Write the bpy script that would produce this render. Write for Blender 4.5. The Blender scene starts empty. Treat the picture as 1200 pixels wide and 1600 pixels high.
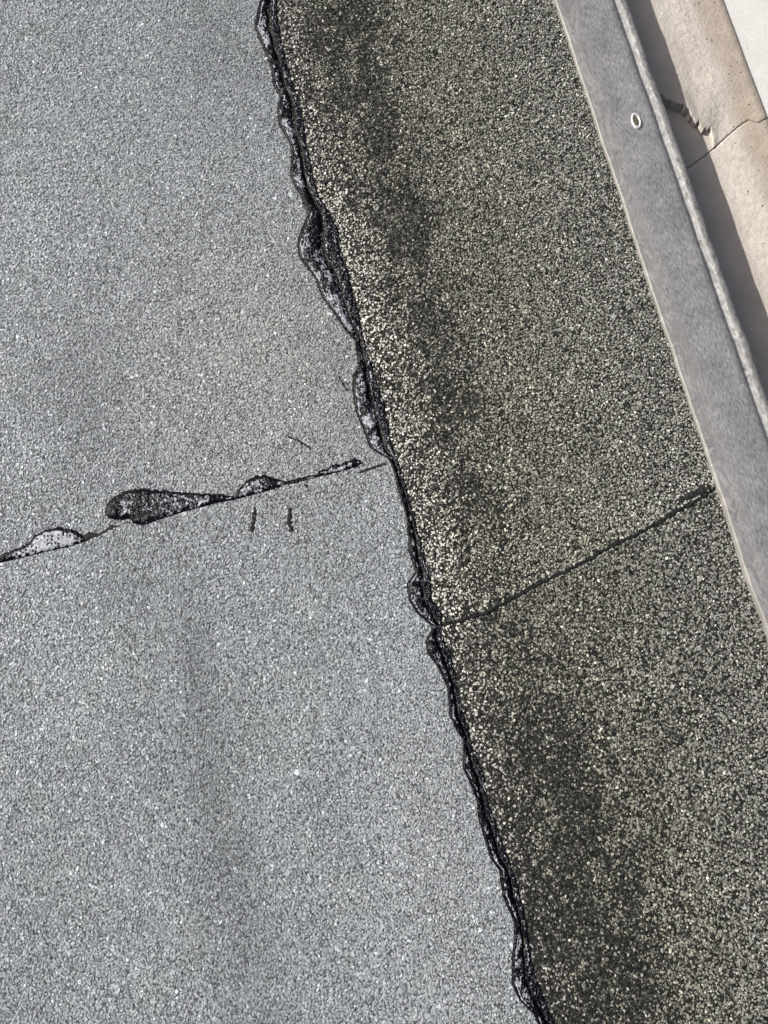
import bpy, math
import numpy as np
from mathutils import Vector

S = bpy.context.scene
COL = S.collection
R = math.radians

# ------------------------------------------------------------------ camera, sky, sun, exposure
CAM_H, TILT, FPX = 0.62, R(9.3), 1200.0
cd = bpy.data.cameras.new('camera')
cam = bpy.data.objects.new('camera', cd)
COL.objects.link(cam)
cam.location = (0, 0, CAM_H)
cam.rotation_euler = (TILT, 0, 0)
cd.sensor_fit = 'HORIZONTAL'
cd.sensor_width = 26.0
cd.lens = 26.0
cd.clip_start = 0.01
cd.clip_end = 2000
S.camera = cam

SUN_EL, SUN_AZ = R(38), R(165)          # azimuth: where the sun stands, counter-clockwise from +X
w = bpy.data.worlds.new("World")
S.world = w
w.use_nodes = True
wn = w.node_tree
bg = wn.nodes['Background']
sky = wn.nodes.new('ShaderNodeTexSky')
sky.sky_type = 'NISHITA'
sky.sun_disc = False
sky.sun_elevation = SUN_EL
sky.sun_rotation = math.pi / 2 - SUN_AZ
sky.dust_density = 6.0
sky.ozone_density = 0.4
sky.air_density = 0.8
wn.links.new(sky.outputs[0], bg.inputs[0])
bg.inputs[1].default_value = 0.085
sl = bpy.data.lights.new('sun', 'SUN')
sl.energy = 4.6
sl.angle = R(0.5)
sl.color = (1.0, 0.975, 0.94)
sun = bpy.data.objects.new('sun', sl)
COL.objects.link(sun)
sd = Vector((math.cos(SUN_EL) * math.cos(SUN_AZ), math.cos(SUN_EL) * math.sin(SUN_AZ), math.sin(SUN_EL)))
sun.rotation_euler = sd.to_track_quat('Z', 'Y').to_euler()
sun.location = sd * 3
S.view_settings.view_transform = 'Standard'
S.view_settings.look = 'None'
S.view_settings.gamma = 1
S.view_settings.use_curve_mapping = False
S.view_settings.exposure = 0.25

# ------------------------------------------------------------------ helpers
ct, st = math.cos(TILT), math.sin(TILT)


def at(px, py, z=0.0):
    """world x, y at height z of a point of the photograph"""
    px = np.asarray(px, float); py = np.asarray(py, float)
    dx = (px - 600) / FPX; dy = (800 - py) / FPX
    wy = dy * ct + st; wz = dy * st - ct
    t = (CAM_H - z) / (-wz)
    return dx * t, wy * t


def ref(x, y, z=0.0):
    """the inverse: survey coordinates of a world point"""
    zz = z - CAM_H
    yc = y * ct + zz * st; zc = -y * st + zz * ct
    return 600 + FPX * x / (-zc), 800 - FPX * yc / (-zc)


def hash2(ix, iy, seed):
    n = (ix.astype(np.int64) * 374761393 + iy.astype(np.int64) * 668265263 + seed * 1442695041) & 0xFFFFFFFF
    n = ((n ^ (n >> 13)) * 1274126177) & 0xFFFFFFFF
    n = ((n ^ (n >> 16)) * 2246822519) & 0xFFFFFFFF
    n = n ^ (n >> 15)
    return (n & 0xFFFFFF) / float(0xFFFFFF)


def vnoise(x, y, seed=0):
    ix = np.floor(x); iy = np.floor(y)
    fx = x - ix; fy = y - iy
    fx = fx * fx * (3 - 2 * fx); fy = fy * fy * (3 - 2 * fy)
    a = hash2(ix, iy, seed); b = hash2(ix + 1, iy, seed)
    c = hash2(ix, iy + 1, seed); d = hash2(ix + 1, iy + 1, seed)
    return (a + (b - a) * fx) * (1 - fy) + (c + (d - c) * fx) * fy


def fbm(x, y, seed=0, octs=4):
    s = 0; a = 0.5; t = 0
    for k in range(octs):
        s = s + a * vnoise(x * 2 ** k + 17.3 * k, y * 2 ** k - 9.1 * k, seed + k); t += a; a *= 0.5
    return s / t


def sstep(a, b, x):
    t = np.clip((x - a) / (b - a), 0, 1)
    return t * t * (3 - 2 * t)


def mesh_np(name, co, quads, mat, parent=None, smooth=True, uv=None, attrs=None):
    me = bpy.data.meshes.new(name)
    co = np.asarray(co, np.float32).reshape(-1, 3)
    quads = np.asarray(quads, np.int32)
    nf, k = quads.shape
    me.vertices.add(len(co)); me.vertices.foreach_set('co', co.ravel())
    me.loops.add(nf * k); me.loops.foreach_set('vertex_index', quads.ravel())
    me.polygons.add(nf)
    me.polygons.foreach_set('loop_start', np.arange(nf, dtype=np.int32) * k)
    me.polygons.foreach_set('use_smooth', np.full(nf, smooth))
    me.update(calc_edges=True)
    if uv is not None:
        l = me.uv_layers.new(name='UVMap')
        l.data.foreach_set('uv', np.asarray(uv, np.float32)[quads.ravel()].ravel())
    for k_, v in (attrs or {}).items():
        if v.ndim == 1:
            a = me.attributes.new(k_, 'FLOAT', 'POINT'); a.data.foreach_set('value', v.astype(np.float32))
        else:
            a = me.attributes.new(k_, 'FLOAT_COLOR', 'POINT'); a.data.foreach_set('color', v.astype(np.float32).ravel())
    me.materials.append(mat)
    me.validate()
    o = bpy.data.objects.new(name, me)
    COL.objects.link(o)
    if parent: o.parent = parent
    return o


def grid_quads(nr, nc):
    i = np.arange(nr - 1)[:, None] * nc + np.arange(nc - 1)[None, :]
    return np.stack([i, i + 1, i + nc + 1, i + nc], -1).reshape(-1, 4)


def up(o):
    """make the faces of a height field look upwards"""
    me = o.data
    n = np.zeros(len(me.polygons) * 3, np.float32); me.polygons.foreach_get('normal', n)
    if n[2::3].mean() < 0: me.flip_normals()
    return o


def empty(name, loc=(0, 0, 0)):
    o = bpy.data.objects.new(name, None); COL.objects.link(o); o.location = loc
    o.empty_display_size = 0.05
    return o


def tag(o, label=None, cat=None, group=None, kind=None):
    if label: o['label'] = label
    if cat: o['category'] = cat
    if group: o['group'] = group
    if kind: o['kind'] = kind
    return o


def under(child, parent):
    """parent an object given in world coordinates"""
    child.parent = parent
    child.matrix_parent_inverse = parent.matrix_basis.inverted()


# ------------------------------------------------------------------ materials
def mat(name, rough=0.6, metal=0.0, spec=0.5):
    m = bpy.data.materials.new(name); m.use_nodes = True
    nt = m.node_tree; p = nt.nodes['Principled BSDF']
    p.inputs['Roughness'].default_value = rough
    p.inputs['Metallic'].default_value = metal
    p.inputs['Specular IOR Level'].default_value = spec
    return m, nt, p


def N(nt, t, **kw):
    n = nt.nodes.new('ShaderNode' + t)
    for k, v in kw.items(): setattr(n, k, v)
    return n


def noise(nt, vec, scale, detail=4, rough=0.55, dist=0.0):
    n = N(nt, 'TexNoise'); n.inputs['Scale'].default_value = scale
    n.inputs['Detail'].default_value = detail; n.inputs['Roughness'].default_value = rough
    n.inputs['Distortion'].default_value = dist
    if vec is not None: nt.links.new(vec, n.inputs['Vector'])
    return n.outputs['Fac']


def ramp(nt, fac, stops, interp='LINEAR'):
    n = N(nt, 'ValToRGB'); n.color_ramp.interpolation = interp
    e = n.color_ramp.elements
    while len(e) < len(stops): e.new(0.5)
    for el, (p, c) in zip(e, stops):
        el.position = p; el.color = (c, c, c, 1) if isinstance(c, (int, float)) else (*c, 1)
    nt.links.new(fac, n.inputs[0])
    return n.outputs[0]


def mixc(nt, fac, a, b, mode='MIX'):
    n = N(nt, 'Mix', data_type='RGBA', blend_type=mode)
    if isinstance(fac, (int, float)): n.inputs[0].default_value = fac
    else: nt.links.new(fac, n.inputs[0])
    for i, v in ((6, a), (7, b)):
        if isinstance(v, tuple): n.inputs[i].default_value = (*v, 1)
        else: nt.links.new(v, n.inputs[i])
    return n.outputs[2]


def math_(nt, op, a, b=0.0, c=None, clamp=False):
    n = N(nt, 'Math', operation=op); n.use_clamp = clamp
    for i, v in enumerate((a, b) if c is None else (a, b, c)):
        if isinstance(v, (int, float)): n.inputs[i].default_value = v
        else: nt.links.new(v, n.inputs[i])
    return n.outputs[0]


def bump(nt, p, h, dist, strength=1.0):
    n = N(nt, 'Bump'); n.inputs['Distance'].default_value = dist; n.inputs['Strength'].default_value = strength
    nt.links.new(h, n.inputs['Height']); nt.links.new(n.outputs[0], p.inputs['Normal'])


def mapped(nt, src, scale, rot=0.0):
    m = N(nt, 'Mapping'); m.inputs['Scale'].default_value = scale; m.inputs['Rotation'].default_value = (0, 0, rot)
    nt.links.new(src, m.inputs[0]); return m.outputs[0]


def coords(nt, out='Object'):
    return N(nt, 'TexCoord').outputs[out]


# loose mineral granules: colour carried by each granule
m_gran, nt, p = mat('mineral_granules', 0.5, 0, 0.5)
a = N(nt, 'Attribute', attribute_name='gcol'); co = coords(nt)
c = mixc(nt, 0.35, a.outputs['Color'], ramp(nt, noise(nt, co, 2600, 2), [(0.3, 0.35), (0.7, 1.0)]), 'MULTIPLY')
nt.links.new(c, p.inputs['Base Color'])


# the sheet under the granules: fines bedded in bitumen
def sheet_mat(name, dark, mid, light, gapv=0.12):
    m, nt, p = mat(name, 0.7, 0, 0.3)
    co = coords(nt)
    v = N(nt, 'TexVoronoi'); v.inputs['Scale'].default_value = 560; nt.links.new(co, v.inputs['Vector'])
    sep = N(nt, 'SeparateColor'); nt.links.new(v.outputs['Color'], sep.inputs[0])
    c1 = ramp(nt, sep.outputs[0], [(0.0, dark), (0.45, mid), (1.0, light)])
    gap = ramp(nt, v.outputs['Distance'], [(0.35, 1.0), (0.75, gapv)])
    c2 = mixc(nt, 1.0, c1, gap, 'MULTIPLY')
    c3 = mixc(nt, 1.0, c2, ramp(nt, noise(nt, co, 14, 4), [(0.3, 0.75), (0.7, 1.1)]), 'MULTIPLY')
    nt.links.new(c3, p.inputs['Base Color'])
    bump(nt, p, math_(nt, 'SUBTRACT', 1.0, v.outputs['Distance']), 0.0008)
    return m


m_sheet_l = sheet_mat('grey_felt', (.11, .118, .125), (.22, .238, .252), (.38, .41, .435), 0.30)
m_sheet_r = sheet_mat('weathered_felt', (.010, .010, .008), (.04, .04, .032), (.15, .15, .12))

# bitumen: black gloss with pale painted glints where the attribute says so
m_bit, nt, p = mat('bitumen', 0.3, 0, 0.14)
a = N(nt, 'Attribute', attribute_name='painted_glint'); co = coords(nt)
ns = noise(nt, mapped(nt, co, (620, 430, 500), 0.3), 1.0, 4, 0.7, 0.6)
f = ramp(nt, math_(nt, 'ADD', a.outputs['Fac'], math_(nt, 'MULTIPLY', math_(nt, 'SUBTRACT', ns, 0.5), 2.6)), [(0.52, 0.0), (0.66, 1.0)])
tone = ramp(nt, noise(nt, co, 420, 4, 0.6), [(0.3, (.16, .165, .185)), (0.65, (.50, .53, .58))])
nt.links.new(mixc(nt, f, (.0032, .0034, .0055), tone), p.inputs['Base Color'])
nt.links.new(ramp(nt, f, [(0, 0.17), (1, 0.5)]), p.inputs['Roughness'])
bump(nt, p, noise(nt, co, 520, 4, 0.6), 0.0011, 0.8)

m_bit_dull, nt, p = mat('dull_bitumen', 0.8, 0, 0.12)
co = coords(nt)
nt.links.new(ramp(nt, noise(nt, co, 800, 4), [(0.35, (.008, .008, .009)), (0.7, (.04, .04, .038))]), p.inputs['Base Color'])
bump(nt, p, noise(nt, co, 900, 3), 0.0006, 0.7)


# weathered metal; uv = metres across, metres along
def metal_mat(name, lip):
    m, nt, p = mat(name, 0.55, 0.25, 0.4)
    uv = coords(nt, 'UV')
    sepuv = N(nt, 'SeparateXYZ'); nt.links.new(uv, sepuv.inputs[0])
    u = sepuv.outputs[0]
    fine = noise(nt, mapped(nt, uv, (620, 190, 1), 0.22), 1.0, 5, 0.7)
    cloud = noise(nt, uv, 34, 5, 0.6)
    spots = noise(nt, uv, 130, 3, 0.6)
    base = mixc(nt, 1.0, ramp(nt, cloud, [(0.3, (.245, .243, .240)), (0.7, (.40, .395, .385))]),
                ramp(nt, fine, [(0.32, 0.55), (0.68, 1.42)]), 'MULTIPLY')
    base = mixc(nt, 1.0, base, ramp(nt, spots, [(0.28, 0.72), (0.42, 1.0)]), 'MULTIPLY')
    # curling whitish sealer traces: thin level lines of a stretched noise
    vv = mapped(nt, uv, (64, 24, 1), 0.16)
    wv = noise(nt, vv, 1.0, 3, 0.5, 0.7)
    line = ramp(nt, math_(nt, 'ABSOLUTE', math_(nt, 'SUBTRACT', wv, 0.5)), [(0.0, 1.0), (0.032, 0.0)])
    line2 = ramp(nt, math_(nt, 'ABSOLUTE', math_(nt, 'SUBTRACT', noise(nt, mapped(nt, uv, (88, 30, 1), 0.1), 1.0, 3, 0.55, 1.2), 0.52)), [(0.0, 1.0), (0.018, 0.0)])
    patch = ramp(nt, noise(nt, uv, 60, 4, 0.6), [(0.38, 0.0), (0.6, 1.0)])
    if lip:
        flake = ramp(nt, noise(nt, mapped(nt, uv, (520, 150, 1), 0.05), 1.0, 3, 0.6, 0.6), [(0.50, 0.0), (0.62, 1.0)])
        c = mixc(nt, math_(nt, 'MULTIPLY', flake, 0.8), mixc(nt, 1.0, base, (.50, .50, .51), 'MULTIPLY'), (.27, .27, .265))
        c = mixc(nt, ramp(nt, noise(nt, mapped(nt, uv, (300, 110, 1)), 1.0, 4), [(0.3, 1.0), (0.42, 0.0)]), c, (.06, .06, .06))
    else:
        band = ramp(nt, math_(nt, 'ADD', u, math_(nt, 'MULTIPLY', math_(nt, 'SUBTRACT', cloud, 0.5), 0.012)), [(0.008, 1.0), (0.022, 0.0)])
        c = mixc(nt, math_(nt, 'MULTIPLY', band, math_(nt, 'MULTIPLY', patch, 0.6)), base, (.40, .385, .36))
        k = math_(nt, 'MULTIPLY', math_(nt, 'MULTIPLY', band, math_(nt, 'MAXIMUM', line, line2)), 0.42)
        c = mixc(nt, k, c, (.72, .70, .66))
        k2 = math_(nt, 'MULTIPLY', band, math_(nt, 'MULTIPLY', patch, ramp(nt, fine, [(0.5, 0.0), (0.62, 0.5)])))
        c = mixc(nt, k2, c, (.10, .10, .105))
        edge = ramp(nt, u, [(0.0004, 1.0), (0.0011, 0.0)])
        c = mixc(nt, math_(nt, 'MULTIPLY', edge, 0.6), c, (.22, .21, .19))
    nt.links.new(c, p.inputs['Base Color'])
    nt.links.new(ramp(nt, fine, [(0.3, 0.45), (0.7, 0.7)]), p.inputs['Roughness'])
    bump(nt, p, math_(nt, 'ADD', fine, math_(nt, 'MULTIPLY', line, 0.6)), 0.0002, 0.5)
    return m


m_metal = metal_mat('weathered_metal', False)
m_lip = metal_mat('flaked_metal_lip', True)
m_rim, nt, p = mat('bright_rivet_metal', 0.35, 0.3, 0.6)
nt.links.new(ramp(nt, noise(nt, coords(nt), 700, 3), [(0.3, (.62, .62, .60)), (0.7, (.85, .85, .83))]), p.inputs['Base Color'])
m_core, nt, p = mat('brown_rivet_core', 0.6, 0.1, 0.4)
nt.links.new(ramp(nt, noise(nt, coords(nt), 600, 3), [(0.3, (.05, .042, .03)), (0.7, (.20, .17, .125))]), p.inputs['Base Color'])


def stone_mat(name, W):
    m, nt, p = mat(name, 0.85, 0, 0.25)
    uv = coords(nt, 'UV')
    sx = N(nt, 'SeparateXYZ'); nt.links.new(uv, sx.inputs[0])
    cl = noise(nt, uv, 22, 5, 0.6)
    uw = math_(nt, 'ADD', sx.outputs[0], math_(nt, 'MULTIPLY', math_(nt, 'SUBTRACT', noise(nt, uv, 38, 5, 0.62), 0.5), 0.022))
    base = ramp(nt, cl, [(0.3, (.44, .395, .34)), (0.55, (.51, .465, .41)), (0.75, (.56, .52, .465))])
    limeband = ramp(nt, math_(nt, 'DIVIDE', uw, W), [(0.50, 0.0), (0.575, 1.0), (0.70, 1.0), (0.78, 0.0)])
    blotch = ramp(nt, noise(nt, uv, 150, 6, 0.72, 0.15), [(0.40, 0.15), (0.56, 1.0)])
    c = mixc(nt, math_(nt, 'MULTIPLY', math_(nt, 'MULTIPLY', limeband, blotch), 0.75), base, (.64, .585, .51))
    brown = ramp(nt, math_(nt, 'DIVIDE', uw, W), [(0.72, 0.0), (0.82, 1.0)])
    c = mixc(nt, math_(nt, 'MULTIPLY', brown, 0.6), c, ramp(nt, noise(nt, uv, 75, 5, 0.65), [(0.3, (.265, .21, .155)), (0.7, (.44, .37, .295))]))
    ochre = ramp(nt, noise(nt, uv, 48, 4, 0.6), [(0.58, 0.0), (0.74, 0.35)])
    c = mixc(nt, math_(nt, 'MULTIPLY', ochre, brown), c, (.42, .27, .12))
    fine = noise(nt, uv, 900, 5, 0.7)
    c = mixc(nt, 1.0, c, ramp(nt, fine, [(0.3, 0.74), (0.7, 1.14)]), 'MULTIPLY')
    v = N(nt, 'TexVoronoi'); v.inputs['Scale'].default_value = 230; nt.links.new(uv, v.inputs['Vector'])
    cs = N(nt, 'SeparateColor'); nt.links.new(v.outputs['Color'], cs.inputs[0])
    rare = ramp(nt, cs.outputs[0], [(0.86, 0.0), (0.9, 1.0)])
    dot = ramp(nt, v.outputs['Distance'], [(0.10, 1.0), (0.24, 0.0)])
    pit = math_(nt, 'MULTIPLY', math_(nt, 'MULTIPLY', rare, dot), ramp(nt, math_(nt, 'DIVIDE', uw, W), [(0.5, 0.25), (0.75, 0.9)]))
    c = mixc(nt, pit, c, (.11, .085, .065))
    v2 = N(nt, 'TexVoronoi'); v2.inputs['Scale'].default_value = 170; nt.links.new(uv, v2.inputs['Vector'])
    cs2 = N(nt, 'SeparateColor'); nt.links.new(v2.outputs['Color'], cs2.inputs[0])
    wdot = math_(nt, 'MULTIPLY', ramp(nt, cs2.outputs[1], [(0.93, 0.0), (0.95, 1.0)]), ramp(nt, v2.outputs['Distance'], [(0.05, 1.0), (0.14, 0.0)]))
    c = mixc(nt, wdot, c, (.85, .83, .78))
    nt.links.new(c, p.inputs['Base Color'])
    h = math_(nt, 'SUBTRACT', math_(nt, 'ADD', noise(nt, uv, 260, 6, 0.7), math_(nt, 'MULTIPLY', blotch, 0.12)), pit)
    bump(nt, p, h, 0.0014, 0.8)
    return m


m_pave, nt, p = mat('pale_concrete', 0.85, 0, 0.25)
co = coords(nt)
c = ramp(nt, noise(nt, co, 30, 5, 0.6), [(0.3, (.53, .52, .50)), (0.7, (.60, .595, .575))])
c = mixc(nt, 1.0, c, ramp(nt, noise(nt, co, 520, 5, 0.75), [(0.28, 0.72), (0.5, 1.0)]), 'MULTIPLY')
v = N(nt, 'TexVoronoi'); v.inputs['Scale'].default_value = 190; nt.links.new(co, v.inputs['Vector'])
cs = N(nt, 'SeparateColor'); nt.links.new(v.outputs['Color'], cs.inputs[0])
pit = math_(nt, 'MULTIPLY', ramp(nt, cs.outputs[0], [(0.8, 0.0), (0.85, 1.0)]), ramp(nt, v.outputs['Distance'], [(0.06, 0.8), (0.16, 0.0)]))
c = mixc(nt, pit, c, (.30, .30, .31))
nt.links.new(c, p.inputs['Base Color'])
bump(nt, p, math_(nt, 'SUBTRACT', noise(nt, co, 400, 5, 0.7), pit), 0.0005, 0.7)

m_deck, nt, p = mat('deck_boards', 0.8)
nt.links.new(ramp(nt, noise(nt, coords(nt), 20, 4), [(0.3, (.05, .045, .04)), (0.7, (.10, .09, .08))]), p.inputs['Base Color'])
m_ground, nt, p = mat('ground_soil', 0.9)
nt.links.new(ramp(nt, noise(nt, coords(nt), 3, 6), [(0.3, (.16, .14, .11)), (0.7, (.26, .24, .20))]), p.inputs['Base Color'])

# ------------------------------------------------------------------ survey of the seams (photograph coordinates)
BL = np.array([(380, -300), (392, -120), (400, -60), (407, 0), (399, 40), (404, 57), (417, 85), (426, 110), (427, 132), (439, 150),
      (434, 170), (437, 195), (452, 220), (457, 240), (454, 270), (462, 292), (472, 307), (482, 335), (467, 370), (465, 385), (470, 405),
      (492, 432), (505, 465), (520, 485), (540, 515), (556, 532), (561, 572), (552, 588), (552, 612), (556, 642),
      (567, 667), (580, 700), (596, 710), (608, 716), (618, 739), (624, 769), (635, 802), (639, 835), (640, 860),
      (650, 893), (637, 912), (640, 937), (653, 959), (676, 977), (674, 985), (667, 1000), (669, 1020), (687, 1045),
      (700, 1075), (704, 1120), (717, 1145), (725, 1157), (725, 1202), (735, 1222), (746, 1250), (749, 1280),
      (767, 1340), (781, 1360), (787, 1400), (804, 1440), (805, 1465), (801, 1495), (801, 1537), (812, 1562),
      (835, 1585), (850, 1620), (880, 1760), (925, 1950)], float)
BR = np.array([(360, -300), (412, -120), (425, -60), (434, 0), (436, 32), (443, 75), (456, 125), (472, 165), (480, 225), (485, 250), (496, 300),
      (516, 332), (531, 362), (534, 400), (545, 420), (557, 470), (567, 517), (575, 555), (587, 587), (602, 632),
      (610, 675), (616, 708), (630, 741), (641, 780), (650, 816), (660, 851), (666, 884), (673, 901), (677, 937),
      (690, 953), (692, 975), (691, 987), (705, 1020), (715, 1065), (725, 1115), (735, 1145), (743, 1180), (756, 1205),
      (761, 1242), (766, 1262), (781, 1300), (796, 1345), (811, 1387), (821, 1425), (828, 1470), (836, 1520),
      (853, 1562), (866, 1600), (876, 1640), (905, 1760), (955, 1950)], float)
BR[0] = (365 + 40, -300)


def bl(y): return np.interp(y, BL[:, 1], BL[:, 0])
def br(y): return np.interp(y, BR[:, 1], BR[:, 0])
def crease(y): return bl(y) + (br(y) - bl(y)) * (0.60 + 0.10 * (vnoise(y / 35.0, y * 0 + 3.3, 5) - 0.5))


LS = np.array([(-500, 1022), (-200, 935), (0, 880), (40, 870), (83, 860), (130, 848), (147, 840), (173, 827), (197, 817), (217, 820),
      (247, 812), (283, 801), (333, 787), (368, 781), (419, 767), (445, 757), (462, 755), (498, 745), (538, 733), (558, 727),
      (606, 717), (660, 706)], float)
RS = np.array([(640, 986), (691, 974), (720, 967), (752, 957), (803, 931), (841, 910), (901, 882), (957, 849), (1004, 828),
      (1051, 800), (1088, 781), (1114, 763), (1200, 715)], float)


def ls(x): return np.interp(x, LS[:, 0], LS[:, 1])
def rs(x): return np.interp(x, RS[:, 0], RS[:, 1]) + 3.0 * (vnoise(x / 9.0, x * 0 + 1.1, 9) - 0.5)


Z_UL, Z_LL, Z_LR, Z_UR = 0.0, 0.0020, 0.0038, 0.0056

# trim line on the roof
ax, ay = at(868, 0, 0.010); bx_, by_ = at(1200, 990, 0.010)
A = np.array([ax, ay]); B = np.array([bx_, by_])
DL = (B - A) / np.linalg.norm(B - A)                 # along the trim, towards the viewer
DN = np.array([-DL[1], DL[0]])                        # across it, away from the roof
if DN[0] < 0: DN = -DN
Z_STONE = -0.0555


def uv_of(x, y):
    return (x - A[0]) * DN[0] + (y - A[1]) * DN[1], (x - A[0]) * DL[0] + (y - A[1]) * DL[1]


# ------------------------------------------------------------------ setting
def slab(name, pts, z0, z1, m, parent=None):
    """an outline (world x, y) given thickness"""
    n = len(pts)
    me = bpy.data.meshes.new(name)
    v = [(x, y, z1) for x, y in pts] + [(x, y, z0) for x, y in pts]
    f = [tuple(range(n)), tuple(range(2 * n - 1, n - 1, -1))] + [(i, n + i, n + (i + 1) % n, (i + 1) % n) for i in range(n)]
    me.from_pydata(v, [], f); me.materials.append(m); me.update()
    ar = sum(pts[i][0] * pts[(i + 1) % n][1] - pts[(i + 1) % n][0] * pts[i][1] for i in range(n))
    if ar < 0: me.flip_normals()
    o = bpy.data.objects.new(name, me); COL.objects.link(o)
    if parent: under(o, parent)
    return o


tag(slab('ground', [(-300, -300), (300, -300), (300, 300), (-300, 300)], -0.30, -0.20, m_ground), 'bare ground around the building', kind='structure')


def strip_poly(u0, u1, v0, v1):
    return [tuple(A + DN * u + DL * v) for u, v in ((u0, v0), (u1, v0), (u1, v1), (u0, v1))]


tag(slab('roof_deck', strip_poly(-3.0, 0.040, -2.0, 3.0), -0.199, -0.0045, m_deck), 'roof deck below the felt sheets', kind='structure')

# ------------------------------------------------------------------ felt sheets
X0, X1, Y0, Y1 = -0.46, 0.41, -0.40, 0.66            # where loose granules are modelled one by one


def poly_along(fn, ts, swap):
    out = []
    for t in ts:
        v = float(fn(np.array(float(t))))
        out.append((v, t) if swap else (t, v))
    return out


def wpts(pp, z): return [tuple(float(k) for k in at(x, y, z)) for x, y in pp]


G4 = 'felt sheets covering the flat roof'
far_l = -2.6


def felt(name, pts, z, m, label):
    root = empty(name, (pts[1][0], pts[1][1], z))
    slab('membrane', pts, z - 0.0015, z, m, root)
    return tag(root, label, 'roofing felt', G4)


T_end = lambda v: tuple(A + DN * 0.004 + DL * v)
# upper left: from the far side to just past its cross seam, running 30 mm below the long seam
ys = np.arange(-280, 760, 8)
seam_pts = wpts([(float(crease(np.array(float(y)))) + 55, y) for y in ys], Z_UL)
ul = felt('felt_sheet', [(far_l, 2.4), (seam_pts[0][0] - 0.35, 2.4)] + seam_pts + wpts([(700, 770), (0, 940), (-500, 1080)], 0) + [(far_l, -0.35)], Z_UL, m_sheet_l,
          'light grey granule felt sheet left of the long tar seam, above the blistered cross seam')
lsp = wpts([(float(x), float(ls(np.array(float(x))))) for x in np.arange(-480, 640, 8)], Z_LL)
ys = np.arange(712, 1940, 8)
sp2 = wpts([(float(crease(np.array(float(y)))) + 40, y) for y in ys], Z_LL)
e = lsp[0]
ll = felt('felt_sheet', [(far_l, e[1] + (far_l - e[0]) * -0.27), *lsp, *sp2, (sp2[-1][0] + 0.3, -2.4), (far_l, -2.4)], Z_LL, m_sheet_l,
          'light grey granule felt sheet left of the long tar seam, below the blistered cross seam')
ys = np.arange(940, 1940, 4)
sp3 = wpts([(float(crease(np.array(float(y)))), y) for y in ys], Z_LR)
lr = felt('felt_sheet', [tuple(at(720, 900, Z_LR)), *sp3, (sp3[-1][0] + 0.35, -2.0), T_end(2.9)] + [tuple(A + DN * 0.004 + DL * uv_of(*at(1110, 700, Z_LR))[1])], Z_LR, m_sheet_r,
          'dark mossy felt sheet beside the metal trim, below the thin black cross seam')
ys = np.arange(-280, 974, 4)
sp4 = wpts([(float(crease(np.array(float(y)))), y) for y in ys], Z_UR)
xs = np.arange(691, 1122, 3)
sp5 = wpts([(float(x), float(rs(np.array(float(x))))) for x in xs], Z_UR)
ur = felt('felt_sheet', [(sp4[0][0] - 0.3, 2.0), *sp4, *sp5, T_end(-1.8)], Z_UR, m_sheet_r,
          'olive tinted felt sheet beside the metal trim, above the thin black cross seam')

# ------------------------------------------------------------------ granules
rng = np.random.default_rng(7)
PITCH = 0.00180


def lay(pitch):
    gx, gy = np.meshgrid(np.arange(X0, X1, pitch), np.arange(Y0, Y1, pitch))
    gx = (gx + (np.arange(gx.shape[0]) % 2)[:, None] * pitch / 2).ravel(); gy = gy.ravel()
    gx = gx + rng.uniform(-.55, .55, gx.size) * pitch; gy = gy + rng.uniform(-.55, .55, gy.size) * pitch
    px, py = ref(gx, gy, 0.004)
    u_, _ = uv_of(gx, gy)
    lf = px < bl(py) - 1.5
    rt = px > br(py) - 3.5 * rng.random(px.size) ** 2
    return gx, gy, px, py, u_ < 0.0015, lf, rt


PITCH_L = 0.00172
a_ = lay(PITCH_L); b_ = lay(PITCH)
ka = a_[5] & a_[4]; kb = b_[6] & b_[4]
gx, gy, px, py = (np.concatenate([a_[i][ka], b_[i][kb]]) for i in range(4))
left = np.arange(gx.size) < ka.sum(); right = ~left
upper_l = left & (py < ls(px) + 0)
lower_l = left & ~upper_l
upper_r = right & (py < rs(px) - 1.0)
lower_r = right & (py > rs(px) + 4.0)


def blob(px, py, cx, cy, rx, ry, ang=0.0):
    c, s = math.cos(ang), math.sin(ang)
    dx, dy = px - cx, py - cy
    return np.exp(-(((dx * c + dy * s) / rx) ** 2 + ((-dx * s + dy * c) / ry) ** 2))


DK = np.array([(500, -300), (530, 0), (545, 100), (600, 260), (650, 450), (700, 620), (735, 780), (775, 900), (840, 1080), (868, 1200), (905, 1400), (945, 1600), (1030, 1950)], float)


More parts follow.
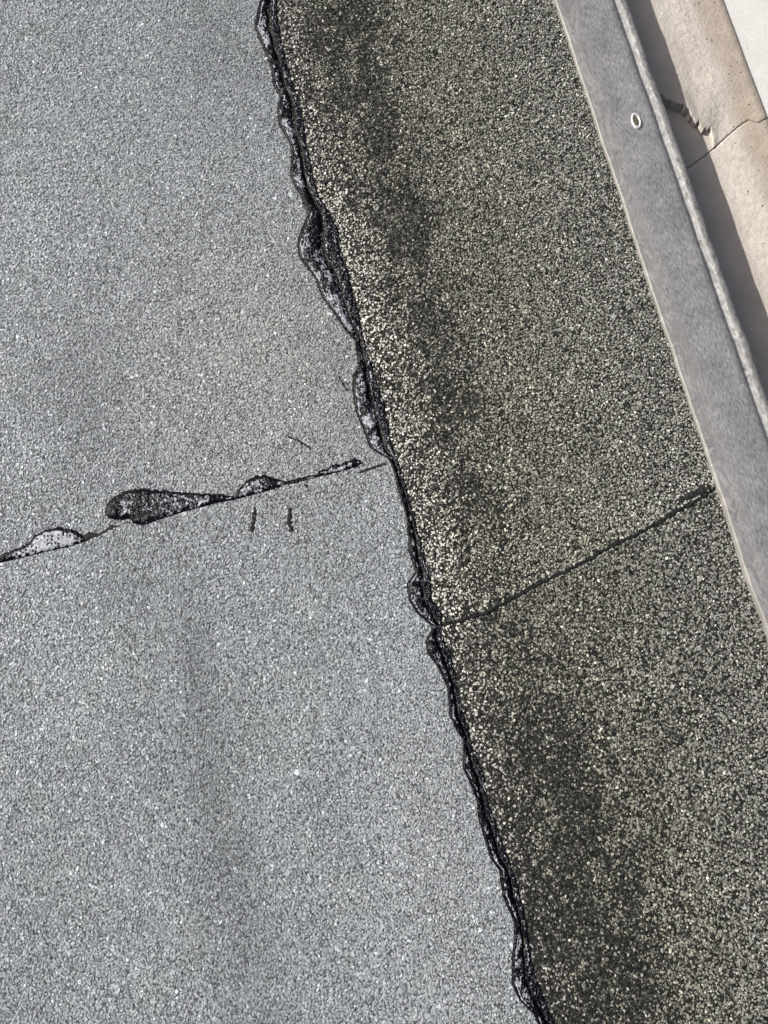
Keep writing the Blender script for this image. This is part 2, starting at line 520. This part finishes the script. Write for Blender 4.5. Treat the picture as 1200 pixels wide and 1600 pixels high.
def colour_fields(px, py, zone):
    """pale tone, tint and share of tarry/algae-coated granules, from wear seen on the roof"""
    n = px.size
    if zone[1] == 'L':
        t = 0.338 * (0.94 + 0.13 * fbm(px / 160, py / 260, 3) + 0.10 * (fbm(px / 30, py / 45, 8) - 0.5))
        for cx, cy, rx, ry, an, am in ((330, 60, 70, 130, 0, -.14), (120, 620, 60, 120, 0, -.14), (30, 330, 60, 200, 0, .08), (300, 1030, 26, 150, -.12, -.16),
                                       (335, 1260, 45, 200, -.15, -.17), (390, 1480, 60, 150, -.15, -.12), (205, 930, 45, 110, -.2, -.09), (40, 560, 40, 160, -.1, -.07), (60, 700, 60, 50, 0, .08),
                                       (560, 640, 30, 90, 0, -.12), (520, 900, 90, 60, 0, -.06), (80, 1050, 90, 120, 0, .08),
                                       (430, 200, 30, 200, -.25, -.05), (180, 1500, 80, 90, 0, .05), (500, 560, 60, 120, 0, -.05), (620, 1350, 50, 160, 0, .05)):
            t = t * (1 + 2.0 * am * blob(px, py, cx, cy, rx, ry, an))
        warm = np.clip(0.9 * blob(px, py, 430, 560, 230, 230) + .35 * blob(px, py, 690, 1380, 80, 300, -.2) + .2 * fbm(px / 120, py / 120, 21) - .1, 0, 1)
        green = np.clip(fbm(px / 60, py / 60, 31) * 1.6 - .8, 0, .5)
        cool = np.array([.92, 1.0, 1.065]); wr = np.array([1.0, 1.005, .95]); gr = np.array([.94, 1.03, .97])
        tint = cool[None] * (1 - warm[:, None]) + wr[None] * warm[:, None]
        tint = tint * (1 - green[:, None]) + gr[None] * green[:, None]
        pd = np.full(n, 0.05) + 0.05 * blob(px, py, 320, 1250, 70, 300)
        return t, tint, pd
    d = px - br(py)
    dk = px - np.interp(py, DK[:, 1], DK[:, 0])
    wob = (fbm(px / 45, py / 80, 41) - .5)
    sig = np.interp(py, [0, 200, 700, 900, 1100, 1300, 1600], [78, 58, 46, 48, 70, 88, 105]) * (1 + .8 * wob)
    amt = np.interp(py, [0, 100, 300, 700, 850, 1000, 1150, 1300, 1600], [.8, .95, .95, .65, .45, .35, .7, 1.0, 1.05])
    band = np.exp(-(dk / np.maximum(sig, 12)) ** 2) * amt
    near = np.exp(-(np.clip(d, 0, None) / np.interp(py, [0, 250, 500, 1000, 1300], [38, 55, 70, 62, 42])) ** 2)
    patch = fbm(px / 22, py / 38, 51)
    pd = 0.14 + 0.78 * band * (.30 + 1.2 * sstep(.25, .75, patch)) + np.interp(py, [150, 450, 900, 1200], [.22, .14, .16, .24]) * near + .10 * sstep(.5, .7, fbm(px / 14, py / 30, 52)) * (d < 260)
    far = sstep(90, 260, d)
    t = 0.262 * (1 - far) + 0.258 * far
    t = t * (0.88 + .24 * fbm(px / 60, py / 90, 61))
    t = t * (1 + near * np.interp(py, [0, 200, 450, 800, 1100, 1300], [.5, .9, 1.25, .95, .8, .5])) * (1 - .12 * band)
    brown = near[:, None] * 0.9
    grn = np.array([.995, 1.0, .82]); brn = np.array([1.04, 1.0, .92]); gry = np.array([.985, 1.0, .90])
    u2 = sstep(200, 420, d)[:, None]
    tint = (grn[None] * (1 - u2) + gry[None] * u2) * (1 - brown) + brn[None] * brown
    if zone == 'LR':
        t = t * 0.88; pd = pd + 0.10
    # granules turn paler towards the cross seam
    if zone == 'UR':
        t = t * (1 + .25 * np.exp(-np.clip(rs(px) - py, 0, None) / 45.0))
    return t, tint, np.clip(pd, 0, .85)


def build_granules(parent, sel, z, zone, size=1.0):
    x, y, qx, qy = gx[sel], gy[sel], px[sel], py[sel]
    n = x.size
    t, tint, pd = colour_fields(qx, qy, zone)
    r1, r2, r3 = rng.random(n), rng.random(n), rng.random(n)
    if zone[1] == 'L':
        val = t * np.exp(rng.normal(0, .19, n)) ; bright = r2 < .04
        val = np.where(bright, val * rng.uniform(1.5, 2.2, n), val)
        dark = r1 < pd
        val = np.where(dark, val * .35, val)
    else:
        val = t * np.exp(rng.normal(0, .28, n)); bright = r2 < .05
        val = np.where(bright, val * rng.uniform(1.6, 2.6, n), val)
        dark = r1 < pd
        val = np.where(dark, .006 + .016 * r3, val)
    val = np.clip(val, .005, .72)
    col = val[:, None] * tint * (1 + rng.normal(0, .022, (n, 3)))
    col = np.concatenate([np.clip(col, .004, .8), np.ones((n, 1))], 1)
    rad = size * (PITCH_L if zone[1] == 'L' else PITCH) * (0.62 if zone[1] == 'L' else 0.56) * np.exp(rng.normal(0, .24, n))
    asp = rng.uniform(1.0, 1.75, n)

    ang = rng.uniform(0, 2 * math.pi, n)
    hh = rng.uniform(.0003, .0005, n) if zone[1] == 'L' else rng.uniform(.0003, .0008, n)
    sg = .09 if zone[1] == 'L' else .20
    tx, ty = rng.normal(0, sg, n), rng.normal(0, sg, n)
    flat = rng.random(n) < .5
    ca, sa = np.cos(ang), np.sin(ang)
    K = 5
    th = (np.arange(K)[None, :] + rng.uniform(-.32, .32, (n, K))) * 2 * math.pi / K
    rr = rad[:, None] * rng.uniform(.82, 1.15, (n, K))
    lx = rr * np.cos(th) * np.sqrt(asp)[:, None]; ly = rr * np.sin(th) / np.sqrt(asp)[:, None]

    def place(lx, ly, lz, s):
        X = x[s][:, None] + lx * ca[s][:, None] - ly * sa[s][:, None]
        Yv = y[s][:, None] + lx * sa[s][:, None] + ly * ca[s][:, None]
        dX = X - x[s][:, None]; dY = Yv - y[s][:, None]
        Z = z + lz + dX * tx[s][:, None] + dY * ty[s][:, None]
        return np.stack([X, Yv, Z], -1)
    # flat-topped chips: 5 base + 5 top vertices
    s = flat; ns = s.sum()
    base = place(lx[s] * 1.0, ly[s] * 1.0, np.full((ns, K), -.0002), s)
    top = place(lx[s] * .76, ly[s] * .76, np.repeat(hh[s][:, None], K, 1), s)
    v1 = np.concatenate([base, top], 1).reshape(-1, 3)
    # pointed chips: 5 base + 1 apex
    q = ~flat; nq = q.sum()
    b2 = place(lx[q], ly[q], np.full((nq, K), -.0002), q)
    apx = place(rng.uniform(-.3, .3, (nq, 1)) * rad[q][:, None], rng.uniform(-.3, .3, (nq, 1)) * rad[q][:, None], hh[q][:, None] * 1.05, q)
    v2 = np.concatenate([b2, apx], 1).reshape(-1, 3)
    o1 = np.arange(ns)[:, None] * 10
    i = np.arange(K); j = (i + 1) % K
    quads = (o1[:, :, None] + np.stack([i, j, j + 5, i + 5], -1)[None]).reshape(-1, 4)
    ngon = (o1 + np.arange(5, 10)[None]).reshape(-1, 5)
    off = ns * 10
    o2 = off + np.arange(nq)[:, None] * 6
    tris = (o2[:, :, None] + np.stack([i, j, np.full(K, 5)], -1)[None]).reshape(-1, 3)
    loops = np.concatenate([quads.ravel(), ngon.ravel(), tris.ravel()]).astype(np.int32)
    sizes = np.concatenate([np.full(len(quads), 4), np.full(len(ngon), 5), np.full(len(tris), 3)])
    starts = np.concatenate([[0], np.cumsum(sizes)[:-1]]).astype(np.int32)
    me = bpy.data.meshes.new('granules')
    vv = np.concatenate([v1, v2]).astype(np.float32)
    me.vertices.add(len(vv)); me.vertices.foreach_set('co', vv.ravel())
    me.loops.add(len(loops)); me.loops.foreach_set('vertex_index', loops)
    me.polygons.add(len(sizes)); me.polygons.foreach_set('loop_start', starts)
    me.polygons.foreach_set('use_smooth', np.zeros(len(sizes), bool))
    me.update(calc_edges=True)
    at_ = me.attributes.new('gcol', 'FLOAT_COLOR', 'POINT')
    cc = np.concatenate([np.repeat(col[s], 10, 0), np.repeat(col[q], 6, 0)]).astype(np.float32)
    at_.data.foreach_set('color', cc.ravel())
    me.materials.append(m_gran)
    o = bpy.data.objects.new('granules', me); COL.objects.link(o)
    under(o, parent)
    o['kind'] = 'stuff'
    return n


print('granules', build_granules(ul, upper_l, Z_UL, 'UL'), build_granules(ll, lower_l, Z_LL, 'LL'),
      build_granules(ur, upper_r, Z_UR, 'UR', 1.0), build_granules(lr, lower_r, Z_LR, 'LR', 1.07))

# ------------------------------------------------------------------ bitumen squeezed out of the long seam
PAINTED_GLINT = np.array([(-300, .5), (0, .3), (20, .45), (60, .75), (110, .6), (150, .25), (175, .5), (210, .65), (240, .45), (270, .95), (300, .45), (335, .2), (370, .5), (400, .5),
                  (440, .7), (480, .7), (520, .9), (560, .5), (600, .6), (640, .9), (690, .7), (720, .45), (800, .55), (860, .5),
                  (920, .45), (960, .45), (985, .3), (1040, .6), (1110, .65), (1200, .35), (1300, .35), (1400, .3), (1500, .6), (1540, .6), (1580, .35), (1900, .4)])  # strength of the glints painted along the long seam


def long_bead(y0, y1, zl, zr, label):
    pyv = np.arange(y0, y1, 1.15)
    NC = 40
    q = np.linspace(-0.04, 1.04, NC)
    PY, Q = np.meshgrid(pyv, q, indexing='ij')
    L, Rr = bl(PY), br(PY)
    L = L - 2.2 + 1.6 * (fbm(PY / 7, PY * 0, 71) - .5); Rr = Rr + 5 * (fbm(PY / 6, PY * 0 + 4, 72) - .5)
    Wd = Rr - L
    PX = L + Wd * Q
    qc = (crease(PY) - L) / np.maximum(Wd, 1)
    qc = qc + (.16 * (fbm(PY / 9, PY * 0 + 7, 63, 3) - .5))
    soft = .03 + .16 * vnoise(PY / 14, PY * 0 + 2, 65)
    wl = np.clip(Wd * qc / 20.0, .45, 1.25)                    # wide lobes stand taller
    s = np.clip(Q / qc, 0, 1)
    dome = np.clip(1 - (2 * s - .95) ** 2, 0, None) ** .55
    bumps = fbm(PX / 6, PY / 10, 73, 3) - .5
    along = np.sin((PX - L) / 3.1 + 3 * fbm(PX / 30, PY / 40, 75)) * .5
    zl = np.where(PY > ls(PX) - 1, max(zl, Z_LL), zl)
    lobe = zl + .0009 + .0027 * wl * dome + (.0011 * bumps + .00028 * along) * sstep(.02, .2, s)
    film = zr + .0004 + .0012 * (fbm(PX / 4, PY / 7, 77, 3) - .35)
    step = sstep(-soft, soft * .6, Q - qc + .06 * (fbm(PX / 4, PY / 5, 67) - .5))
    z = lobe * (1 - step) + film * step
    trench = np.exp(-((Q - qc + .07) * Wd / 2.6) ** 2)
    z = z - .0016 * trench * (1 - step)
    edge = sstep(0, .035, Q) * sstep(0, .05, 1 - Q)
    low = np.where(Q < qc, zl, zr) - .0012
    z = low + (z - low) * np.clip(edge, 0, 1) + .0005 * (fbm(PX / 5, PY / 5, 69, 3) - .5)
    # thin fade at the ends
    X, Y = at(PX, PY, z)
    bn = np.interp(PY, PAINTED_GLINT[:, 0], PAINTED_GLINT[:, 1])
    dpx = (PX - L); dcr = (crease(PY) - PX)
    b = (.10 + .64 * bn) * sstep(4.0, 7.5, dpx) * sstep(1.5, 5.5, dcr) * (0.45 + .75 * sstep(.30, .66, fbm(PX / 9, PY / 16, 79, 3)))  # pale flecks painted as glints on the bead
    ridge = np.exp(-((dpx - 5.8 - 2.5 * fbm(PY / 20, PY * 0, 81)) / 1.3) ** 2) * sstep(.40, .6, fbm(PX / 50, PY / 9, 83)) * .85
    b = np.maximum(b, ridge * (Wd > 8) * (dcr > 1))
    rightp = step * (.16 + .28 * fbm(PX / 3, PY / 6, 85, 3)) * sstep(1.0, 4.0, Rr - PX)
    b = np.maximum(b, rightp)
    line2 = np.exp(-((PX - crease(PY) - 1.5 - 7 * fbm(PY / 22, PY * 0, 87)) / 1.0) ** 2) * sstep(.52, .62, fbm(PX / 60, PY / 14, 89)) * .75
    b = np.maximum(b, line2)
    o = mesh_np('tar_bead', np.stack([X, Y, z], -1), grid_quads(len(pyv), NC), m_bit, attrs={'painted_glint': b.ravel()})
    up(o)
    return tag(o, label, 'tar seam')


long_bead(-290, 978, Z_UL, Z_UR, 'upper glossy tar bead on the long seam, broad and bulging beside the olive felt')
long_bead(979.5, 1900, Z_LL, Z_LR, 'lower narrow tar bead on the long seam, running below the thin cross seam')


def patch_blob(name, topc, botc, zt, h, label, m, painted_glint, step_x=.9, NC=26, cat='tar blob', rough=1.0, below=None, group=None, holes=0.0, ridge=False):
    """a puddle of tar between an upper and a lower outline"""
    topc = np.array(topc, float); botc = np.array(botc, float)
    xs = np.arange(topc[0, 0], topc[-1, 0] + .01, step_x)
    q = np.linspace(-.05, 1.05, NC)
    PX, Q = np.meshgrid(xs, q, indexing='ij')
    T = np.interp(PX, topc[:, 0], topc[:, 1]) + (1.0 + 2.2 * (h > .0024) * sstep(235, 260, PX)) * (fbm(PX / 3, PX * 0, 91, 3) - .5)
    Bt = np.interp(PX, botc[:, 0], botc[:, 1])
    Wd = np.maximum(Bt - T, .6)
    PY = T + Wd * Q
    e = np.minimum(np.minimum(PY - T, Bt - PY), np.minimum(PX - xs[0], xs[-1] - PX))
    prof = np.clip(e / 9.0, 0, 1) ** .5
    z = zt + h * prof + rough * .0010 * (fbm(PX / 4.5, PY / 4.5, 93, 3) - .5) * sstep(0, 3, e)
    z = z - .0012 * (1 - sstep(-.6, .8, e))
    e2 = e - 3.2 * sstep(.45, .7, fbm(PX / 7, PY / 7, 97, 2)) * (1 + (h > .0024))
    b = np.interp(PX + 14 * (fbm(PX / 8, PY / 6, 99) - .5), [t[0] for t in painted_glint], [t[1] for t in painted_glint]) * (0.45 + 1.1 * fbm(PX / 5, PY / 4, 95, 3)) * sstep(1.4, 3.6, e2)  # glints of the blob, painted as pale colour
    if holes:
        cxs = np.floor(PX / 6); cys = np.floor(PY / 6)
        hx = (cxs + .2 + .6 * hash2(cxs, cys, 5)) * 6; hy = (cys + .2 + .6 * hash2(cxs, cys, 6)) * 6
        dd = np.hypot(PX - hx, PY - hy)
        on = hash2(cxs, cys, 7) < holes
        hole = on * (1 - sstep(1.1, 2.1, dd))
        b = b * (1 - hole); z = z - .0007 * hole
    X, Y = at(PX, PY, z)
    o = up(mesh_np(name, np.stack([X, Y, z], -1), grid_quads(len(xs), NC), m, attrs={'painted_glint': b.ravel()}))
    return tag(o, label, cat, group)


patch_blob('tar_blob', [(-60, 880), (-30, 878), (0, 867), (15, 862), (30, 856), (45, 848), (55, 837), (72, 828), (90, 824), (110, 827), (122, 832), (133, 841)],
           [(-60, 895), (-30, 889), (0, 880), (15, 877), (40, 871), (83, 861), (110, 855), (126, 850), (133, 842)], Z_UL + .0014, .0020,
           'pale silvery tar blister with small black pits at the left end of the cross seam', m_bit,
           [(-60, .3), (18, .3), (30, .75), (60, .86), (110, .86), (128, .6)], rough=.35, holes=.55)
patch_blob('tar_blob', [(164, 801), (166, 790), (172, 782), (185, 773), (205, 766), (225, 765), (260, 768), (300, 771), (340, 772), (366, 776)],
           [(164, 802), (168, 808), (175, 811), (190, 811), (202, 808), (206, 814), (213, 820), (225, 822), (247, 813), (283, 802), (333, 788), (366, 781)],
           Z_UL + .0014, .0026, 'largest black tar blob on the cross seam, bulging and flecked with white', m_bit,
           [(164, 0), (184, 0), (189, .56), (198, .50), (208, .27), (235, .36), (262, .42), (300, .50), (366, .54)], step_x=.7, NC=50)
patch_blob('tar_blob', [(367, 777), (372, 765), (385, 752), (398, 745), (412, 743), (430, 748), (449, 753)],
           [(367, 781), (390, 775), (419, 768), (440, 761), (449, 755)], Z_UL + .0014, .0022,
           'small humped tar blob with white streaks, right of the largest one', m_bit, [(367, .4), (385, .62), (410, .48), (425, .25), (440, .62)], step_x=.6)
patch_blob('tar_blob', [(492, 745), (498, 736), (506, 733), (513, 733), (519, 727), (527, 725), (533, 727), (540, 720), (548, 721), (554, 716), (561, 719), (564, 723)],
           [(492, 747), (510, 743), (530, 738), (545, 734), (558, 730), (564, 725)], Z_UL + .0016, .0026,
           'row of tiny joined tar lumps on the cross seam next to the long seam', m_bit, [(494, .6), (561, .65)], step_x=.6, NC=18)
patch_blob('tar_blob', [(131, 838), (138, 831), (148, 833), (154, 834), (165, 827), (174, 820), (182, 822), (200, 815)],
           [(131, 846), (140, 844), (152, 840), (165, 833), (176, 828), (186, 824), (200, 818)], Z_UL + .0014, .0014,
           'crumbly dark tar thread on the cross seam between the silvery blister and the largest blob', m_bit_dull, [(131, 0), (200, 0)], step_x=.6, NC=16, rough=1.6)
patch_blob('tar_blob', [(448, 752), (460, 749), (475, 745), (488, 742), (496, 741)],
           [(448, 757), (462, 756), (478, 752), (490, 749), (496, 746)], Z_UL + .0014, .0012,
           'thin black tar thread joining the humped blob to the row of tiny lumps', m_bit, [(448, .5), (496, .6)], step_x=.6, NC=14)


# smears of tar trodden into the granules
def smear(pts, wpx, z, label, lift=.00068, m=m_bit_dull, cat='tar smear'):
    pts = np.array(pts, float)
    seg = np.r_[0, np.cumsum(np.hypot(*np.diff(pts, axis=0).T))]
    s = np.arange(0, seg[-1] + .01, .9)
    cx = np.interp(s, seg, pts[:, 0]); cy = np.interp(s, seg, pts[:, 1])
    tx = np.gradient(cx); ty = np.gradient(cy); l = np.hypot(tx, ty); tx, ty = tx / l, ty / l
    NC = 11
    q = np.linspace(-1, 1, NC)
    end = np.sqrt(np.clip(np.minimum(s + .4, seg[-1] - s + .4) / (wpx * .5), 0, 1))
    wd = wpx * .5 * end * (.5 + 1.0 * fbm(s / 4, s * 0 + pts[0, 0], 3, 2))
    PX = cx[:, None] - ty[:, None] * q[None] * wd[:, None]
    PY = cy[:, None] + tx[:, None] * q[None] * wd[:, None]
    zz = z + lift + .0015 * (fbm(PX / 2.6, PY / 2.6, 12, 3) - .45) - .0016 * np.abs(q[None]) ** 3
    X, Y = at(PX, PY, zz)
    o = up(mesh_np('tar_smear', np.stack([X, Y, zz], -1), grid_quads(len(s), NC), m, attrs={'painted_glint': np.zeros(PX.size)}))
    return tag(o, label, cat)


smear([(450, 682), (462, 687), (474, 693), (487, 702)], 5, Z_UL, 'short slanting dark smear on grey felt just above the cross seam')
smear([(398, 792), (397, 808), (393, 832)], 8.5, Z_LL, 'left one of two short upright dark smears below the cross seam')
smear([(453, 793), (452, 812), (456, 832)], 9.5, Z_LL, 'right and darker one of two short upright dark smears below the cross seam', lift=.0009)
smear([(474, 758), (479, 759), (482, 760)], 7, Z_LL, 'small dark tar dot just below the thin thread of the cross seam')
smear([(560, 739), (575, 733), (590, 728), (604, 724)], 5, Z_LL, 'faint dark scrape below the cross seam where it meets the long seam')
smear([(529, 588), (535, 598), (542, 610)], 3.5, Z_UL, 'hair-thin scratch of tar on grey felt left of the long seam bulge')
smear([(588, 588), (602, 596), (618, 601)], 9, Z_UR, 'grey scuff on olive felt at the right side of the long seam')
smear([(503, 288), (512, 283), (520, 278)], 9, Z_UR, 'small dark scuff touching the right side of the upper tar bead')
smear([(1060, 783), (1072, 777), (1092, 768), (1112, 759)], 15, Z_UR, 'flat black tar smear where the thin cross seam meets the metal trim', lift=.0009)
# the thin seam itself shows a dark line of tar at the foot of the upper sheet
sx_ = np.arange(692, 1112, 6.0)
smear(np.stack([sx_, rs(sx_) + 2.2], 1), 7.0, Z_LR + .0006, 'thin wavy black tar line along the cross seam that runs up to the metal trim', lift=.0008, cat='tar seam')

# ------------------------------------------------------------------ metal edge trim
ex, ey = at(985, 0, 0.0000)
WT = float(uv_of(ex, ey)[0])
SL = math.tan(R(13))
prof = [(-.0002, .0085), (0.0, .0108), (.0003, .0122), (.0009, .0127), (.005, .0128), (.010, .0126), (.74 * WT, .0126), (.80 * WT, .0120), (.835 * WT, .0107), (.86 * WT, .0095),
        (.872 * WT, .0098), (.89 * WT, .0116), (.915 * WT, .0136), (.95 * WT, .0147), (.98 * WT, .0149), (.995 * WT, .0142), (WT, .0125), (WT + .0004, .0080), (WT + .0004, -.0105)]
prof = np.array(prof); prof[:, 1] -= .003; prof[0, 1] = .0022
pu = [prof[0, 0]]; pz = [prof[0, 1]]
for (u0, z0), (u1, z1) in zip(prof[:-1], prof[1:]):
    n = max(1, int(math.hypot(u1 - u0, z1 - z0) / .0011))
    for k in range(1, n + 1):
        pu.append(u0 + (u1 - u0) * k / n); pz.append(z0 + (z1 - z0) * k / n)
pu = np.array(pu); pz = np.array(pz)
V0, V1 = -0.55, 0.95
vs = np.arange(V0, V1, .0011)


def trim_part(name, sel, m, root):
    U, V = np.meshgrid(pu[sel], vs); Zp = np.broadcast_to(pz[sel], U.shape).copy()
    nn = U / WT
    wav = (fbm(V * 26, V * 0 + 2, 101) - .5)
    wav_r = (fbm(V * 40, V * 0 + 8, 103, 4) - .5)
    U2 = U + .0028 * wav * np.exp(-nn * 3) + .0022 * wav_r * sstep(.7, 1, nn)
    Zp = Zp - U * SL
    Zp += .0005 * (fbm(U * 60, V * 40, 105) - .5) + .00035 * (fbm(U * 300, V * 140, 107) - .5) * sstep(.86, .9, nn) * (nn < .999)
    Zp += .0012 * (fbm(V * 30, V * 0, 109) - .5) * sstep(.82, .95, nn)
    P = A[None, None] + DN * U2[..., None] + DL * V[..., None]
    co = np.concatenate([P, Zp[..., None]], -1)
    o = mesh_np(name, co, grid_quads(len(vs), len(pu[sel])), m, uv=np.stack([U.ravel(), V.ravel()], 1))
    up(o); under(o, root)
    return o


trim = empty('edge_trim', (A[0], A[1], 0.009))
tag(trim, 'weathered grey metal roof edge trim with a raised lip and one rivet', 'roof trim', kind='thing')
cut = int(np.argmin(np.abs(pu - .862 * WT)))
trim_part('face_plate', slice(0, cut + 1), m_metal, trim)
lipo = trim_part('lip', slice(cut, len(pu)), m_lip, trim)
lipo['label'] = 'raised lip with flaked paint'

# rivet: bright oval ring round a brown dished core
rx_, ry_ = at(993.5, 190, 0.0)
ru, rv = uv_of(rx_, ry_)
rz = float(.0096 - ru * SL)


def ring(name, prof_rz, m, parent, seg=40, sx=.0042, sy=.0074, cap=False):
    """rings of (radius factor, height), laid out oval on the sloping plate"""
    vts, fcs = [], []
    for r, h in prof_rz:
        for k in range(seg):
            t = 2 * math.pi * k / seg
            ox = r * sx * math.cos(t); oy = r * sy * math.sin(t)
            c_, s_ = math.cos(R(6)), math.sin(R(6))
            wx = ox * c_ - oy * s_; wy = ox * s_ + oy * c_
            du = wx * DN[0] + wy * DN[1]
            vts.append((float(rx_) + wx, float(ry_) + wy, rz - du * SL + h))
    n = len(prof_rz)
    for i in range(n - 1):
        for k in range(seg):
            k2 = (k + 1) % seg
            fcs.append((i * seg + k, i * seg + k2, (i + 1) * seg + k2, (i + 1) * seg + k))
    if cap: fcs.append(tuple((n - 1) * seg + k for k in range(seg)))
    me = bpy.data.meshes.new(name); me.from_pydata(vts, [], fcs); me.materials.append(m)
    for p_ in me.polygons: p_.use_smooth = True
    me.update()
    o = bpy.data.objects.new(name, me); COL.objects.link(o); under(o, parent)
    return o


rv_o = ring('rivet', [(1.12, -.0003), (1.10, .0006), (1.02, .0011), (.90, .0013), (.76, .0010), (.69, .0004), (.68, -.0002)], m_rim, trim)
rv_o['label'] = 'bright oval rivet rim'
core = ring('rivet_core', [(.70, -.0001), (.6, .0001), (.4, .00045), (.2, .0006), (.05, .00065)], m_core, rv_o, cap=True)
core['label'] = 'dark brown rivet centre'

# ------------------------------------------------------------------ coping stones and the pale surface beyond
sxe, sye = at(1138, 0, Z_STONE); U_OUT1 = uv_of(sxe, sye)[0]
sxf, syf = at(1198, 169, Z_STONE); U_OUT2 = uv_of(sxf, syf)[0]
U_OUT = float((U_OUT1 + U_OUT2) / 2)
U_IN = WT - .012
WS = U_OUT - U_IN
m_stone = stone_mat('beige_stone', WS)
CR = [(1040, 275), (1075, 262), (1092, 250), (1112, 235), (1136, 213), (1153, 198), (1169, 186.5), (1178, 189), (1186, 191), (1196, 185), (1210, 178), (1230, 170)]
cru, crv = uv_of(*at([c_[0] for c_ in CR], [c_[1] for c_ in CR], Z_STONE))
oo = np.argsort(cru); cru, crv = np.array(cru)[oo], np.array(crv)[oo]
# crust edge in survey coordinates: broken lip of the raised skim on the upper stone
CE = np.array([(1000, 150), (1040, 168), (1062, 176), (1070, 184), (1076, 190), (1080, 197), (1085, 199), (1087, 194), (1090, 204), (1094, 210), (1098, 207), (1103, 207), (1108, 204),
               (1110, 209), (1113, 216), (1114, 250), (1300, 260)], float)


def stone(upper, label):
    us = np.concatenate([np.arange(0, WS - .010, .0007), np.linspace(WS - .010, WS - .0001, 22)])
    if upper:
        ts = np.concatenate([[0.0], np.arange(.0003, .05, .00045), np.arange(.05, .16, .0012), np.linspace(.17, .75, 30)])
    else:
        ts = np.concatenate([[0.0], np.arange(.0004, .16, .0013), np.linspace(.17, .80, 30)])
    U, T = np.meshgrid(us, ts)
    cv = np.interp(U + U_IN, cru, crv) + .0009 * (fbm(U * 400, U * 0 + 1, 201) - .5)
    V = cv - .0003 - T if upper else cv + .0003 + T
    UU = U + U_IN
    x = A[0] + DN[0] * UU + DL[0] * V; y = A[1] + DN[1] * UU + DL[1] * V
    z = np.full(U.shape, Z_STONE) + .0005 * (fbm(U * 60, V * 60, 203) - .5) + .00025 * (fbm(U * 500, V * 500, 205) - .5)
    s = U / WS
    z += .0006 * np.exp(-((s - .63) / .09) ** 2) * fbm(U * 200, V * 200, 207)
    drop = np.clip((s - .92) / .08, 0, 1)
    z -= .0065 * (1 - np.sqrt(np.clip(1 - drop ** 2, 0, 1)))
    if upper:
        qx, qy = ref(x, y, Z_STONE)
        ce = np.interp(qx, CE[:, 0], CE[:, 1]) + 9 * (fbm(qx / 4.5, qx * 0, 209, 4) - .5)
        inside = sstep(-.8, .8, ce - qy)
        fade = 1 - sstep(1108, 1124, qx)
        tall = .0078 * sstep(.98, .35, s) * (1 - .25 * fbm(U * 60, V * 40, 211))
        near_crack = sstep(0, .055, T)
        wq = sstep(1092, 1128, qx)
        z += inside * tall * ((1 - wq) + wq * near_crack) + .0030 * inside * (1 - wq) * sstep(60, 20, np.interp(qx, [1000, 1120], [160, 214]) - qy) * sstep(.5, .4, s)
    # settle to the crack: chipped arris
    z -= .0006 * np.exp(-T / .0009)
    z[0] = z[0] - .02
    if True:
        # first row doubles as the wall of the crack
        V[0] = V[1]; x[0] = x[1]; y[0] = y[1]
    co = np.stack([x, y, z], -1)
    o = mesh_np('coping_stone', co, grid_quads(len(ts), len(us)), m_stone, uv=np.stack([U.ravel(), V.ravel()], 1))
    up(o)
    return tag(o, label, 'coping stone', 'coping stones outside the metal trim')


stone(True, 'beige coping stone above the crack, its broken raised skim edge beside the rivet')
stone(False, 'plain beige coping stone below the crack, half in the shade of the metal trim')
tag(slab('bedding', strip_poly(WT - .016, U_OUT + .02, -0.9, 1.1), -0.199, Z_STONE - .010, m_deck), 'mortar bed below the coping stones', kind='structure')
tag(slab('pavement', strip_poly(U_OUT - .0006, U_OUT + 2.5, -2.0, 3.0), -0.199, Z_STONE - .0048, m_pave), 'pale speckled concrete surface beyond the coping stones', kind='structure')
